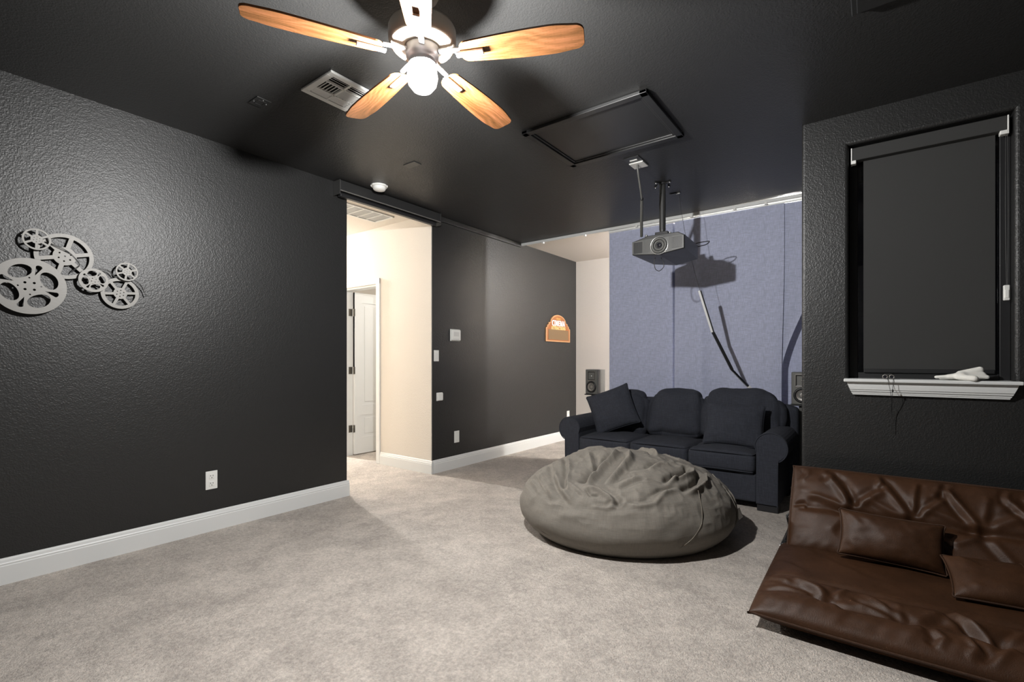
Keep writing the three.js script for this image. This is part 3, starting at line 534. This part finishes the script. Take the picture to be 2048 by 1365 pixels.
  const r = thing('cable_raceway', 'thin dark cable raceway running from ceiling socket to projector', 'cable', [0, 0, 0]);
  obj('upper_cable', tube([[2.243, 2.728, -3.60], [2.243, 2.66, -3.62], [2.236, 2.57, -3.68], [2.222, 2.50, -3.745]], .008, 30, 10), M.greyPlastic, r);
  obj('sleeve', tube([[2.222, 2.50, -3.745], [2.17, 2.38, -3.87], [2.118, 2.268, -4.0]], .0125, 30, 12), M.greyPlastic, r);
  obj('collar', T(new THREE.SphereGeometry(.014, 14, 10), 2.222, 2.50, -3.745), M.blackPlastic, r);
  const l = thing('light_bar_chain', 'jointed white and black light bars hanging by a wire over the sofa', 'light bar', [0, 0, 0]);
  const P = [[2.44, 1.84, -4.6], [2.526, 1.458, -4.715], [2.668, 1.11, -4.82], [2.752, .947, -5.095], [2.775, .915, -5.115]];
  obj('suspension_wire', tube([[2.29, 2.735, -4.455], [2.34, 2.36, -4.49], [2.40, 2.02, -4.57], P[0]], .0016, 60, 6), M.blackPlastic, l);
  const w = obj('bar', bar(P[0], P[1], .024, .024), M.blackPlastic, l); { // white diffuser on the face turned to the room
    const o = v => [v[0] - .006, v[1] - .0, v[2] + .009]; obj('diffuser', bar(o(P[0]), o(P[1]), .019, .019), M.diffuser, w); }
  obj('bar', bar(P[1], P[2], .026, .026), M.blackPlastic, l);
  const b3 = obj('bar', bar(P[2], P[3], .016, .022), M.blackPlastic, l); obj('edge_strip', bar([P[2][0] - .008, P[2][1] - .006, P[2][2] + .008], [P[3][0] - .008, P[3][1] - .006, P[3][2] + .008], .005, .006), M.diffuser, b3);
  obj('end_block', bar(P[3], P[4], .026, .03), M.diffuser, l);
  for (const q of [P[1], P[2]]) obj('joint', T(new THREE.SphereGeometry(.0135, 14, 10), ...q), M.blackPlastic, l);
}

// ------------------------------------------------------------------ loudspeakers on stands
function loudspeaker(label, x, y, z, turn) {
  const t = thing('loudspeaker', label, 'loudspeaker', [x, y, z], turn);
  obj('cabinet', bx(-.085, .085, 0, .29, -.155, 0, .004), M.greyPlastic, t);
  obj('baffle', bx(-.082, .082, .003, .287, 0, .008, .004), M.baffle, t);
  const h = obj('tweeter_horn', (() => { const l = []; const q = (r, z) => { const p = []; for (let i = 0; i < 4; i++) { const a = Math.PI / 4 + i * Math.PI / 2; p.push([r * Math.SQRT2 * Math.cos(a), r * Math.SQRT2 * Math.sin(a), z]); } return p; };
    const A = q(.052, .0105), B = q(.012, .001), pos = []; for (let i = 0; i < 4; i++) { const j = (i + 1) % 4; pos.push(...A[i], ...A[j], ...B[i], ...B[i], ...A[j], ...B[j]); }
    const g = new THREE.BufferGeometry(); g.setAttribute('position', new THREE.Float32BufferAttribute(pos.map((v, i) => i % 3 === 1 ? v + .215 : v), 3)); g.computeVertexNormals(); return g; })(), std(lin(.02, .02, .02), .3, { side: THREE.DoubleSide }), t);
  obj('horn_frame', [bx(-.056, .056, .265, .271, .006, .012, .002), bx(-.056, .056, .159, .165, .006, .012, .002), bx(-.056, -.05, .159, .271, .006, .012, .002), bx(.05, .056, .159, .271, .006, .012, .002)], M.cone, t);
  obj('tweeter_dome', T(new THREE.SphereGeometry(.011, 18, 12), 0, .215, .004), M.chrome, h);
  const w = obj('woofer_surround', T(new THREE.TorusGeometry(.058, .011, 14, 44), 0, .085, .010), M.blackPlastic, t);
  obj('woofer_cone', T(RX(new THREE.LatheGeometry([[.001, .006], [.016, .008], [.022, .003], [.05, .012]].map(q => new THREE.Vector2(...q)), 40), Math.PI / 2), 0, .085, .002), M.cone, w);
  for (let k = 0; k < 6; k++) { const a = k / 6 * 2 * Math.PI + .52; obj('screw', T(new THREE.SphereGeometry(.004, 8, 6), .066 * Math.cos(a), .085 + .066 * Math.sin(a), .013), M.chrome, w); }
}
function speakerStand(label, x, z, h, turn) {
  const t = thing('speaker_stand', label, 'speaker stand', [x, 0, z], turn);
  obj('top_plate', bx(-.095, .095, h - .012, h, -.16, .012, .003), M.blackPlastic, t); obj('column', bx(-.03, .06, .02, h - .012, -.11, -.03, .006), M.greyPlastic, t); obj('base', bx(-.10, .10, 0, .02, -.15, .01, .004), M.blackPlastic, t);
}
speakerStand('dark speaker stand behind the left sofa arm', 1.07, -5.10, .80, -.12); loudspeaker('grey two-way loudspeaker in front of the beige gap left of the curtain', 1.07, .80, -5.10, -.12);
speakerStand('dark speaker stand between sofa and window wall', 3.215, -4.985, .80, .02); loudspeaker('grey two-way loudspeaker partly hidden by the window wall', 3.215, .80, -4.985, .02);

// ------------------------------------------------------------------ sofa
{
  const S = thing('sofa', 'dark blue-grey three-seat sofa with rolled arms', 'sofa', [2.178, 0, -4.22]);
  const piping = (pts, r = .004, n = 80, c = false) => tube(pts, r, n, 6, c);
  obj('base', bx(-.80, .80, .06, .285, -.74, -.012, .02), M.sofa, S);
  obj('back_frame', softBox(1.90, .72, .14, .06, [0, .02, .0], 20, 0).translate(.075, .44, -.675), M.sofa, S);
  for (const s of [-1, 1]) {
    const pr = [[0, .055], [0, .48]]; const cx = .108, cy = .512, r = .118; for (let i = 0; i <= 22; i++) { const a = Math.PI - .12 - i / 22 * (Math.PI + .95); pr.push([cx + r * Math.cos(a) * 1.02, cy + r * Math.sin(a)]); } pr.push([.158, .40], [.155, .055]);
    const sh = new THREE.Shape(pr.map(([x, y]) => new THREE.Vector2(s * (.795 + x), y)));
    const g = new THREE.ExtrudeGeometry(sh, { depth: .72, bevelEnabled: true, bevelThickness: .014, bevelSize: .012, bevelOffset: -.012, bevelSegments: 3 }); g.translate(0, 0, -.734);
    const arm = obj('arm', boxUV(g), M.sofa, S);
    obj('piping', piping(pr.slice(1).map(([x, y]) => [s * (.795 + x * .96 + .003), y - .004, .0]), .0045, 90), M.sofa, arm);
    obj('foot', bx(s > 0 ? .80 : -.95, s > 0 ? .95 : -.80, 0, .056, -.13, -.015, .006), M.sofaFoot, S); obj('foot', bx(s > 0 ? .80 : -.95, s > 0 ? .95 : -.80, 0, .056, -.73, -.63, .006), M.sofaFoot, S);
  }
  for (let k = 0; k < 3; k++) {
    const x = -.53 + k * .53, w = .522, c = obj('seat_cushion', softBox(w, .155, .60, .035, [.006, .03, .012], 22, .004, 11 + k).translate(x, .368, -.285), M.sofa, S);
    for (const y of [.438, .30]) obj('piping', piping([[x - w / 2 + .012, y, -.1], [x - w / 2 + .016, y, -.01], [x - w / 2 + .045, y + .001, .014], [x, y + .006, .024], [x + w / 2 - .045, y + .001, .014], [x + w / 2 - .016, y, -.01], [x + w / 2 - .012, y, -.1]], .0045), M.sofa, c);
  }
  const backs = [[-.56, .55, .44, .655], [-.005, .56, .47, .675], [.58, .70, .48, .685]];
  backs.forEach(([x, w, h, y], k) => {
    const g = softBox(w, h, .19, .085, [.01, .015, .05], 26, .012, 31 + k, (o, a) => { if (a[1] > .3 && Math.abs(a[0]) > .5) { const q = (a[1] - .3) / .7 * (Math.abs(a[0]) - .5) / .5; o[1] -= q * .05; o[0] -= Math.sign(a[0]) * q * .035; } });
    g.rotateX(-.24); g.translate(x, y, -.565); const c = obj('back_cushion', boxUV(smoothNormals(g)), M.sofa, S);
    const rim = []; for (let i = 0; i <= 28; i++) { const a = Math.PI * (-.1 + 1.2 * i / 28), cx = Math.cos(a), sy = Math.sin(a), f = v => Math.sign(v) * Math.pow(Math.abs(v), .45); rim.push([f(cx) * (w / 2 - .042), f(sy) * (h / 2 - .034) - .006, .062]); }
    obj('piping', piping(rim, .0045).rotateX(-.24).translate(x, y, -.565), M.sofa, c);
  });
  // loose pillows
  const p1 = thing('throw_pillow', 'dark square pillow tipped on its corner at the left end of the sofa', 'pillow', [1.60, .70, -4.53], .22);
  { const q = new THREE.Matrix4().makeRotationFromEuler(new THREE.Euler(-.33, 0, .38, 'XYZ')); const g = pillowGeo(.44, .42, .17, 5); g.applyMatrix4(q); obj('cover', g, M.sofa, p1); obj('piping', rimTube(.442, .422, .05, .004).applyMatrix4(q), M.sofa, p1); }
  const p2 = thing('throw_pillow', 'dark square pillow upright on the right seat of the sofa', 'pillow', [2.755, .64, -4.48], .12);
  { const q = new THREE.Matrix4().makeRotationFromEuler(new THREE.Euler(-.36, 0, -.04, 'XYZ')); const g = pillowGeo(.47, .37, .16, 9); g.applyMatrix4(q); obj('cover', g, M.sofa, p2); obj('piping', rimTube(.472, .372, .05, .004).applyMatrix4(q), M.sofa, p2); }
}

// ------------------------------------------------------------------ bean bag
{
  const B = thing('bean_bag', 'large round taupe bean bag with a crumpled top', 'bean bag', [2.30, 0, -3.24], .64201);
  const RU = .745, RD = .66, yc = .16, hu = .36;
  const S3 = ([x, f]) => { const q = 1 - (x / RU) ** 2 - (f / RD) ** 2; return [x, q > 0 ? yc + hu * Math.sqrt(q) : yc * .8, -f]; };
  const L = (a, w, pts, side = 1, v = .55) => ({ pts: pts.map(S3), a: a * 1.15, w: w * .82, side, v });
  const folds = foldField([
    L(.020, .022, [[-.488, .216], [-.509, -.159], [-.494, -.311], [-.46, -.405], [-.424, -.476]], -1, .8), L(.022, .02, [[-.378, .242], [-.412, -.096], [-.442, -.277], [-.458, -.394]], -1, 1),
    L(.010, .016, [[-.441, -.297], [-.401, -.38], [-.352, -.461]], -1), L(.022, .024, [[-.228, .173], [-.259, -.17], [-.302, -.284]], 1, .8),
    L(.05, .032, [[-.032, .05], [-.122, -.12], [-.226, -.215], [-.304, -.334], [-.335, -.373]], -1, 1.2), L(.034, .03, [[.05, .06], [-.014, -.167], [-.135, -.315], [-.241, -.423]], 1, .4),
    L(.03, .024, [[-.36, -.36], [-.268, -.45], [-.22, -.51], [-.201, -.544], [-.235, -.57]], 1, .7), L(-.02, .013, [[-.345, -.40], [-.325, -.461], [-.27, -.49]], 1, .2),
    L(.014, .018, [[-.344, -.517], [-.236, -.564], [-.16, -.573], [-.113, -.554]], 1, .9), L(.015, .018, [[.026, -.411], [-.064, -.417], [-.169, -.448]], 1, .8), L(.013, .024, [[-.597, -.025], [-.565, -.265], [-.536, -.389]], -1, .6),
    L(.008, .03, [[-.54, -.435], [-.429, -.515], [-.314, -.558]], 1, .9), L(.012, .018, [[-.626, .004], [-.584, -.292]], -1), L(.012, .016, [[-.66, -.02], [-.62, -.25]], -1),
    L(.03, .02, [[.16, .26], [.187, .183], [.237, .10], [.205, -.084]], -1, .7), L(.02, .022, [[.067, -.313], [.165, -.235], [.272, -.195]], 1, .9), L(.016, .02, [[-.065, -.409], [.019, -.427], [.145, -.445]], 1, .7),
    L(.034, .022, [[.425, -.12], [.381, -.252], [.279, -.344], [.206, -.394], [.125, -.476]], -1, 1.1), L(.036, .026, [[.492, -.148], [.436, -.319], [.321, -.444], [.221, -.51]], -1, 1.1),
    L(.014, .02, [[-.137, -.577], [-.057, -.589], [.03, -.578], [.118, -.513], [.273, -.455]], 1, .9), L(.012, .016, [[-.01, -.57], [.102, -.515], [.227, -.462]], 1, .8), L(.016, .016, [[.316, -.1], [.389, -.135], [.488, -.113]], 1, 1),
    L(.014, .014, [[.229, -.342], [.258, -.323], [.203, -.403]], 1, .8), L(.022, .02, [[-.10, .42], [.05, .34], [.2, .36], [.35, .28]], 1, .7), L(.02, .02, [[-.3, .36], [-.2, .30], [-.05, .28]], 1, .6), L(.018, .018, [[.3, .2], [.4, .06], [.5, .02]], 1, .8)]);
  const base = (az, s) => { // s 0 top .. 1 floor contact
    const ph = s * 2.25, c = Math.cos(az), f = Math.sin(az); let r, y;
    if (ph < Math.PI / 2) { r = Math.pow(Math.sin(ph), .92); y = yc + hu * Math.pow(Math.cos(ph), 1.0); } else { const q = (ph - Math.PI / 2) / (2.25 - Math.PI / 2); r = 1 - .17 * Math.pow(q, 2.1); y = yc * (1 - Math.pow(q, 1.1)); }
    return [RU * r * c, y, RD * r * f];
  };
  const surf = (az, s) => {
    const p = base(az, s), e = .004, n1 = base(az + e, Math.max(s, .01)), n2 = base(az, Math.min(1, s + e)), n0 = base(az, Math.max(s - e, 0)), q = base(az - e, Math.max(s, .01));
    const a = [n1[0] - q[0], n1[1] - q[1], n1[2] - q[2]], b = [n2[0] - n0[0], n2[1] - n0[1], n2[2] - n0[2]]; let n = [b[1] * a[2] - b[2] * a[1], b[2] * a[0] - b[0] * a[2], b[0] * a[1] - b[1] * a[0]]; const l = Math.hypot(...n) || 1; n = n.map(v => v / l); if (s < .02) n = [0, 1, 0];
    if (n[0] * p[0] / RU + n[1] * (p[1] - yc) / hu * 1.2 + n[2] * p[2] / RD < 0) n = n.map(v => -v);
    const lowF = step(1, .62, s), up = step(.75, .45, s);
    let h = folds(...p, n) * step(1, .86, s) + noise3(p[0] * 3.2, p[1] * 3.2, p[2] * 3.2, 3) * .014 * lowF + noise3(p[0] * 9, p[1] * 14, p[2] * 9, 4) * .006 * lowF + (1 - Math.abs(noise3(p[0] * 11 + 3, p[1] * 16, p[2] * 11, 5))) * .014 * up + (1 - Math.abs(noise3(p[0] * 24, p[1] * 26 + 5, p[2] * 22, 15))) * .005 * up - .006 * up;
    h += noise3(p[0] * 5, p[1] * 12, p[2] * 5, 6) * .005 * step(1, .8, s);
    h -= .05 * Math.exp(-(((p[0] + .24) / .2) ** 2 + ((p[2] - .24) / .2) ** 2)) * up; h += .03 * Math.exp(-(((p[0] + .2) / .3) ** 2 + ((p[2] + .28) / .2) ** 2));
    return [p[0] + n[0] * h, Math.max(.003, p[1] + n[1] * h), p[2] + n[2] * h];
  };
  const g = gridGeo(600, 250, (a, b) => { const az = a * Math.PI * 2, p = surf(az, b); return [...p, a * 4.4, b * .95]; });
  const bot = gridGeo(60, 2, (a, b) => { const az = a * Math.PI * 2, p = surf(az, 1); return [p[0] * (1 - b), .003, p[2] * (1 - b), a, b]; });
  obj('cover', [g, bot], M.bag, B);
  const seam = (pts, r, name = 'seam') => { const q = pts.map(([x, f]) => { const az = Math.atan2(-f / RD, x / RU); let best = 0, bd = 9; const rr = Math.hypot(x / RU, f / RD); return [az, rr]; }); return q; };
  const along = (name, list, r, mat, off = .001) => obj(name, tube(list.map(([az, s]) => { const p = surf(az, s), q = surf(az + .01, s), u = surf(az, s + .006); return [p[0] * (1 + off), p[1] + off, p[2] * (1 + off)]; }), r, 120, 6), mat, B);
  const az = (x, f) => Math.atan2(-f / RD, x / RU);
  along('seam', [[az(.317, -.445), .42], [az(.318, -.50), .52], [az(.30, -.566), .62], [az(.25, -.60), .72], [az(.19, -.62), .82], [az(.11, -.639), .95]], .0022, M.bagSeam, .003);
  along('zip_piping', [[az(.50, -.05), .40], [az(.524, -.19), .52], [az(.55, -.22), .64], [az(.55, -.26), .76], [az(.52, -.32), .9]], .0045, M.bag, .004);
  along('zip_piping', [[az(.50, .0), .42], [az(.544, -.14), .54], [az(.58, -.17), .66], [az(.58, -.21), .78], [az(.55, -.27), .92]], .0045, M.bag, .004);
  along('floor_seam', [[az(-.6, -.1), .80], [az(-.55, -.3), .86], [az(-.4, -.5), .92], [az(-.2, -.6), .95], [az(.0, -.65), .96]], .004, M.bag, .006);
  { const p = surf(az(.6, -.1), .72); obj('care_tag', T(RZ(RY(new RoundedBoxGeometry(.045, .07, .002, 2, .0008), .5), .35), p[0] + .022, p[1] - .01, p[2] + .01), M.glove, B); }
}

// ------------------------------------------------------------------ brown floor futon
{
  const F = thing('floor_futon', 'brown leather folding floor sofa lying open below the window', 'floor sofa', [3.27, 0, -2.36]);
  const W = 1.75, D = .98;
  // seat pad, local x 0..W, local z 0..-D (front at 0)
  const fr = rng(77), rr = (a, b) => mix(a, b, fr());
  // creases running out of a tuft: angles measured from straight back, towards the left if negative
  const creases = ([x, z], list) => list.map(([ang, len, a]) => { const q = (ang + rr(-7, 7)) * Math.PI / 180, bend = rr(-.35, .35), l = len * rr(.85, 1.2), P = t => V(x + Math.sin(q + bend * t) * l * t, z - Math.cos(q + bend * t) * l * t); return { pts: [P(0), P(.35), P(.7), P(1)], a: a * rr(.7, 1.25), w: rr(.012, .023), side: fr() < .5 ? 1 : -1, v: rr(.7, 1.1) }; });
  const V = (x, z) => [x, 0, z], soft = l => l.map(f => ({ ...f, a: f.a * .5, w: f.w }));
  const tufts = [[.29, -.175], [.555, -.145], [.825, -.15], [1.12, -.16], [1.4, -.16]];
  const sf = foldField(soft([
    ...tufts.flatMap(t => creases(t, [[-70, .26, .014], [-44, .22, .026], [-16, .14, .014], [40, .16, .016], [80, .14, .010], [155, .10, .012]])),
    { pts: [V(.02, -.33), V(.12, -.32), V(.2, -.30)], a: .016, w: .016, side: 1, v: .9 }, { pts: [V(.02, -.27), V(.10, -.26), V(.22, -.21)], a: .014, w: .014, side: -1, v: .9 },
    { pts: [V(.64, -.02), V(.66, -.07), V(.62, -.13)], a: .02, w: .016, side: 1, v: 1 }, { pts: [V(.72, -.015), V(.75, -.06), V(.72, -.12)], a: .02, w: .014, side: -1, v: 1 }, { pts: [V(.78, -.0), V(.82, -.06), V(.86, -.12)], a: .016, w: .014, side: 1, v: 1 },
    { pts: [V(.0, -.55), V(.1, -.5), V(.2, -.42)], a: .005, w: .02, side: 1, v: .8 }, { pts: [V(.1, -.8), V(.3, -.62), V(.45, -.5)], a: .004, w: .025, side: 1, v: .8 }]));
  const pad = (w, d, thick, y0, fold, extra) => {
    const top = gridGeo(380, 190, (a, b) => { const e = v => .5 + .5 * Math.sin((v - .5) * Math.PI), ea = mix(a, e(a), .6), eb = mix(b, e(b), .6), u = ea * 2 - 1, v = eb * 2 - 1, x = w * ea, z = -d * eb;
      const k = Math.pow(Math.max(0, 1 - Math.pow(Math.abs(u), 16)), .5) * Math.pow(Math.max(0, 1 - Math.pow(Math.abs(v), 7)), .5), ins = step(0, .06, Math.min(ea * w, (1 - ea) * w, eb * d, (1 - eb) * d));
      const y = y0 + thick * .42 + k * (thick * .58) + (fold(x, 0, z, [0, 1, 0]) + extra(x, z) + noise3(x * 5, 1, z * 5, 7) * .006 + noise3(x * 14, 1, z * 14, 8) * .002 + noise3(x * 30 + z * 16, 2, z * 5, 9) * .0045 * step(.62, 1, Math.abs(v)) + noise3(x * 6, 3, z * 34, 10) * .003 * step(.8, 1, Math.abs(u))) * ins; return [x, y, z, x, z]; });
    const bot = gridGeo(60, 30, (a, b) => { const x = w * (1 - a), z = -d * b, u = 1 - 2 * a, v = 2 * b - 1, k = Math.pow(Math.max(0, 1 - Math.pow(Math.abs(u), 16)), .5) * Math.pow(Math.max(0, 1 - Math.pow(Math.abs(v), 8)), .5); return [x, y0 + thick * .42 - k * thick * .40, z, x, z]; });
    return [top, bot];
  };
  const gr = (z, z0, w) => Math.exp(-(((z - z0) / w) ** 2));
  const seatX = (x, z) => -.022 * gr(z, -.165 - .012 * Math.sin(x * 11), .028) - .016 * gr(z, -.345 - .012 * Math.sin(x * 7 + 1), .022) + tufts.reduce((s, [tx, tz]) => s - .028 * Math.exp(-(((x - tx) / .035) ** 2 + ((z - tz) / .03) ** 2)), 0) + .012 * gr(z, -.085, .05) + .01 * gr(z, -.26, .05);
  obj('seat_pad', pad(W, D, .135, .012, sf, seatX), M.leather, F);
  obj('seat_piping', tube([[.0, .068, -D + .02], [0, .068, -.5], [.004, .068, -.03], [.03, .068, -.002], [.4, .066, .004], [.9, .069, .003], [1.3, .066, .004], [W, .068, .002]], .006, 160, 8), M.leather, F);
  // back pad, leaning on the wall
  const bt = [[.30, -.262], [.565, -.255], [.835, -.252], [1.12, -.25], [1.4, -.25]];
  const bf = foldField(soft([
    ...bt.flatMap(t => creases(t, [[-62, .27, .016], [-30, .28, .026], [-4, .22, .014], [32, .22, .018], [140, .18, .018], [-135, .16, .012]])),
    ...[.08, .2, .42, .68, .74, .95, 1.02, 1.22].map(x => ({ pts: [V(x, -.515), V(x + rr(-.03, .01), -.46), V(x + rr(-.05, .03), -.40)], a: rr(.008, .014), w: rr(.012, .018), side: fr() < .5 ? 1 : -1, v: .9 })),
    { pts: [V(.015, -.24), V(.05, -.255), V(.09, -.26)], a: .02, w: .012, side: 1, v: 1 }]));
  const backX = (x, z) => -.018 * gr(z, -.258, .022) + bt.reduce((s, [tx, tz]) => s - .026 * Math.exp(-(((x - tx) / .03) ** 2 + ((z - tz) / .03) ** 2)), 0) + .012 * gr(z, -.38, .07);
  const tilt = g => { g.rotateX(.93); g.translate(.05, .085, -.845); return g; };
  const bp = pad(W - .05, .53, .10, -.01, bf, backX).map(tilt); obj('back_pad', bp, M.leather, F);
  obj('back_piping', tilt(tube([[.0, .036, -.02], [0, .036, -.25], [.002, .036, -.5], [.02, .036, -.528], [.4, .034, -.532], [.9, .037, -.532], [1.65, .036, -.53]], .006, 140, 8)), M.leather, F);
  // folding steel frame showing at the left end
  obj('frame_arm', [bar([.0, .06, -1.075], [.02, .12, -1.32], .014, .034), bx(-.012, .014, .012, .062, -1.10, -1.03, .005)], M.blackTrim, F);
  obj('frame_arm', [bar([.006, .20, -1.16], [.012, .10, -1.25], .010, .022), tube([[.006, .2, -1.16], [.03, .225, -1.17], [.055, .205, -1.18]], .005, 24, 8)], M.blackTrim, F);
  obj('frame_pivot', [T(RZ(new THREE.CylinderGeometry(.009, .009, .03, 16), Math.PI / 2), -.004, .04, -1.045)], M.chrome, F);
  // pillows
  const p1 = thing('leather_pillow', 'brown leather pillow propped upright against the futon back', 'pillow', [3.785, .268, -3.155], .05);
  { const q = new THREE.Matrix4().makeRotationFromEuler(new THREE.Euler(-.5, 0, -.035, 'XYZ')); obj('cover', pillowGeo(.43, .235, .135, 15, 50, .055, .006).applyMatrix4(q), M.leather, p1); obj('flange', rimTube(.436, .241, .055, .0045).applyMatrix4(q), M.leather, p1); }
  const p2 = thing('leather_pillow', 'brown leather pillow lying flat at the right edge of the futon', 'pillow', [4.215, .21, -2.985], .08);
  { const q = new THREE.Matrix4().makeRotationFromEuler(new THREE.Euler(-1.2, 0, 0, 'XYZ')); obj('cover', pillowGeo(.45, .26, .13, 19, 50, .05, .006).applyMatrix4(q), M.leather, p2); obj('flange', rimTube(.456, .266, .05, .0045).applyMatrix4(q), M.leather, p2); obj('strap', tube([[.03, -.125, .01], [.03, -.08, .062], [.03, 0, .072], [.03, .08, .062], [.03, .125, .01]], .004, 40, 6).applyMatrix4(q), M.leather, p2); }
}

renderer.render(scene, camera);
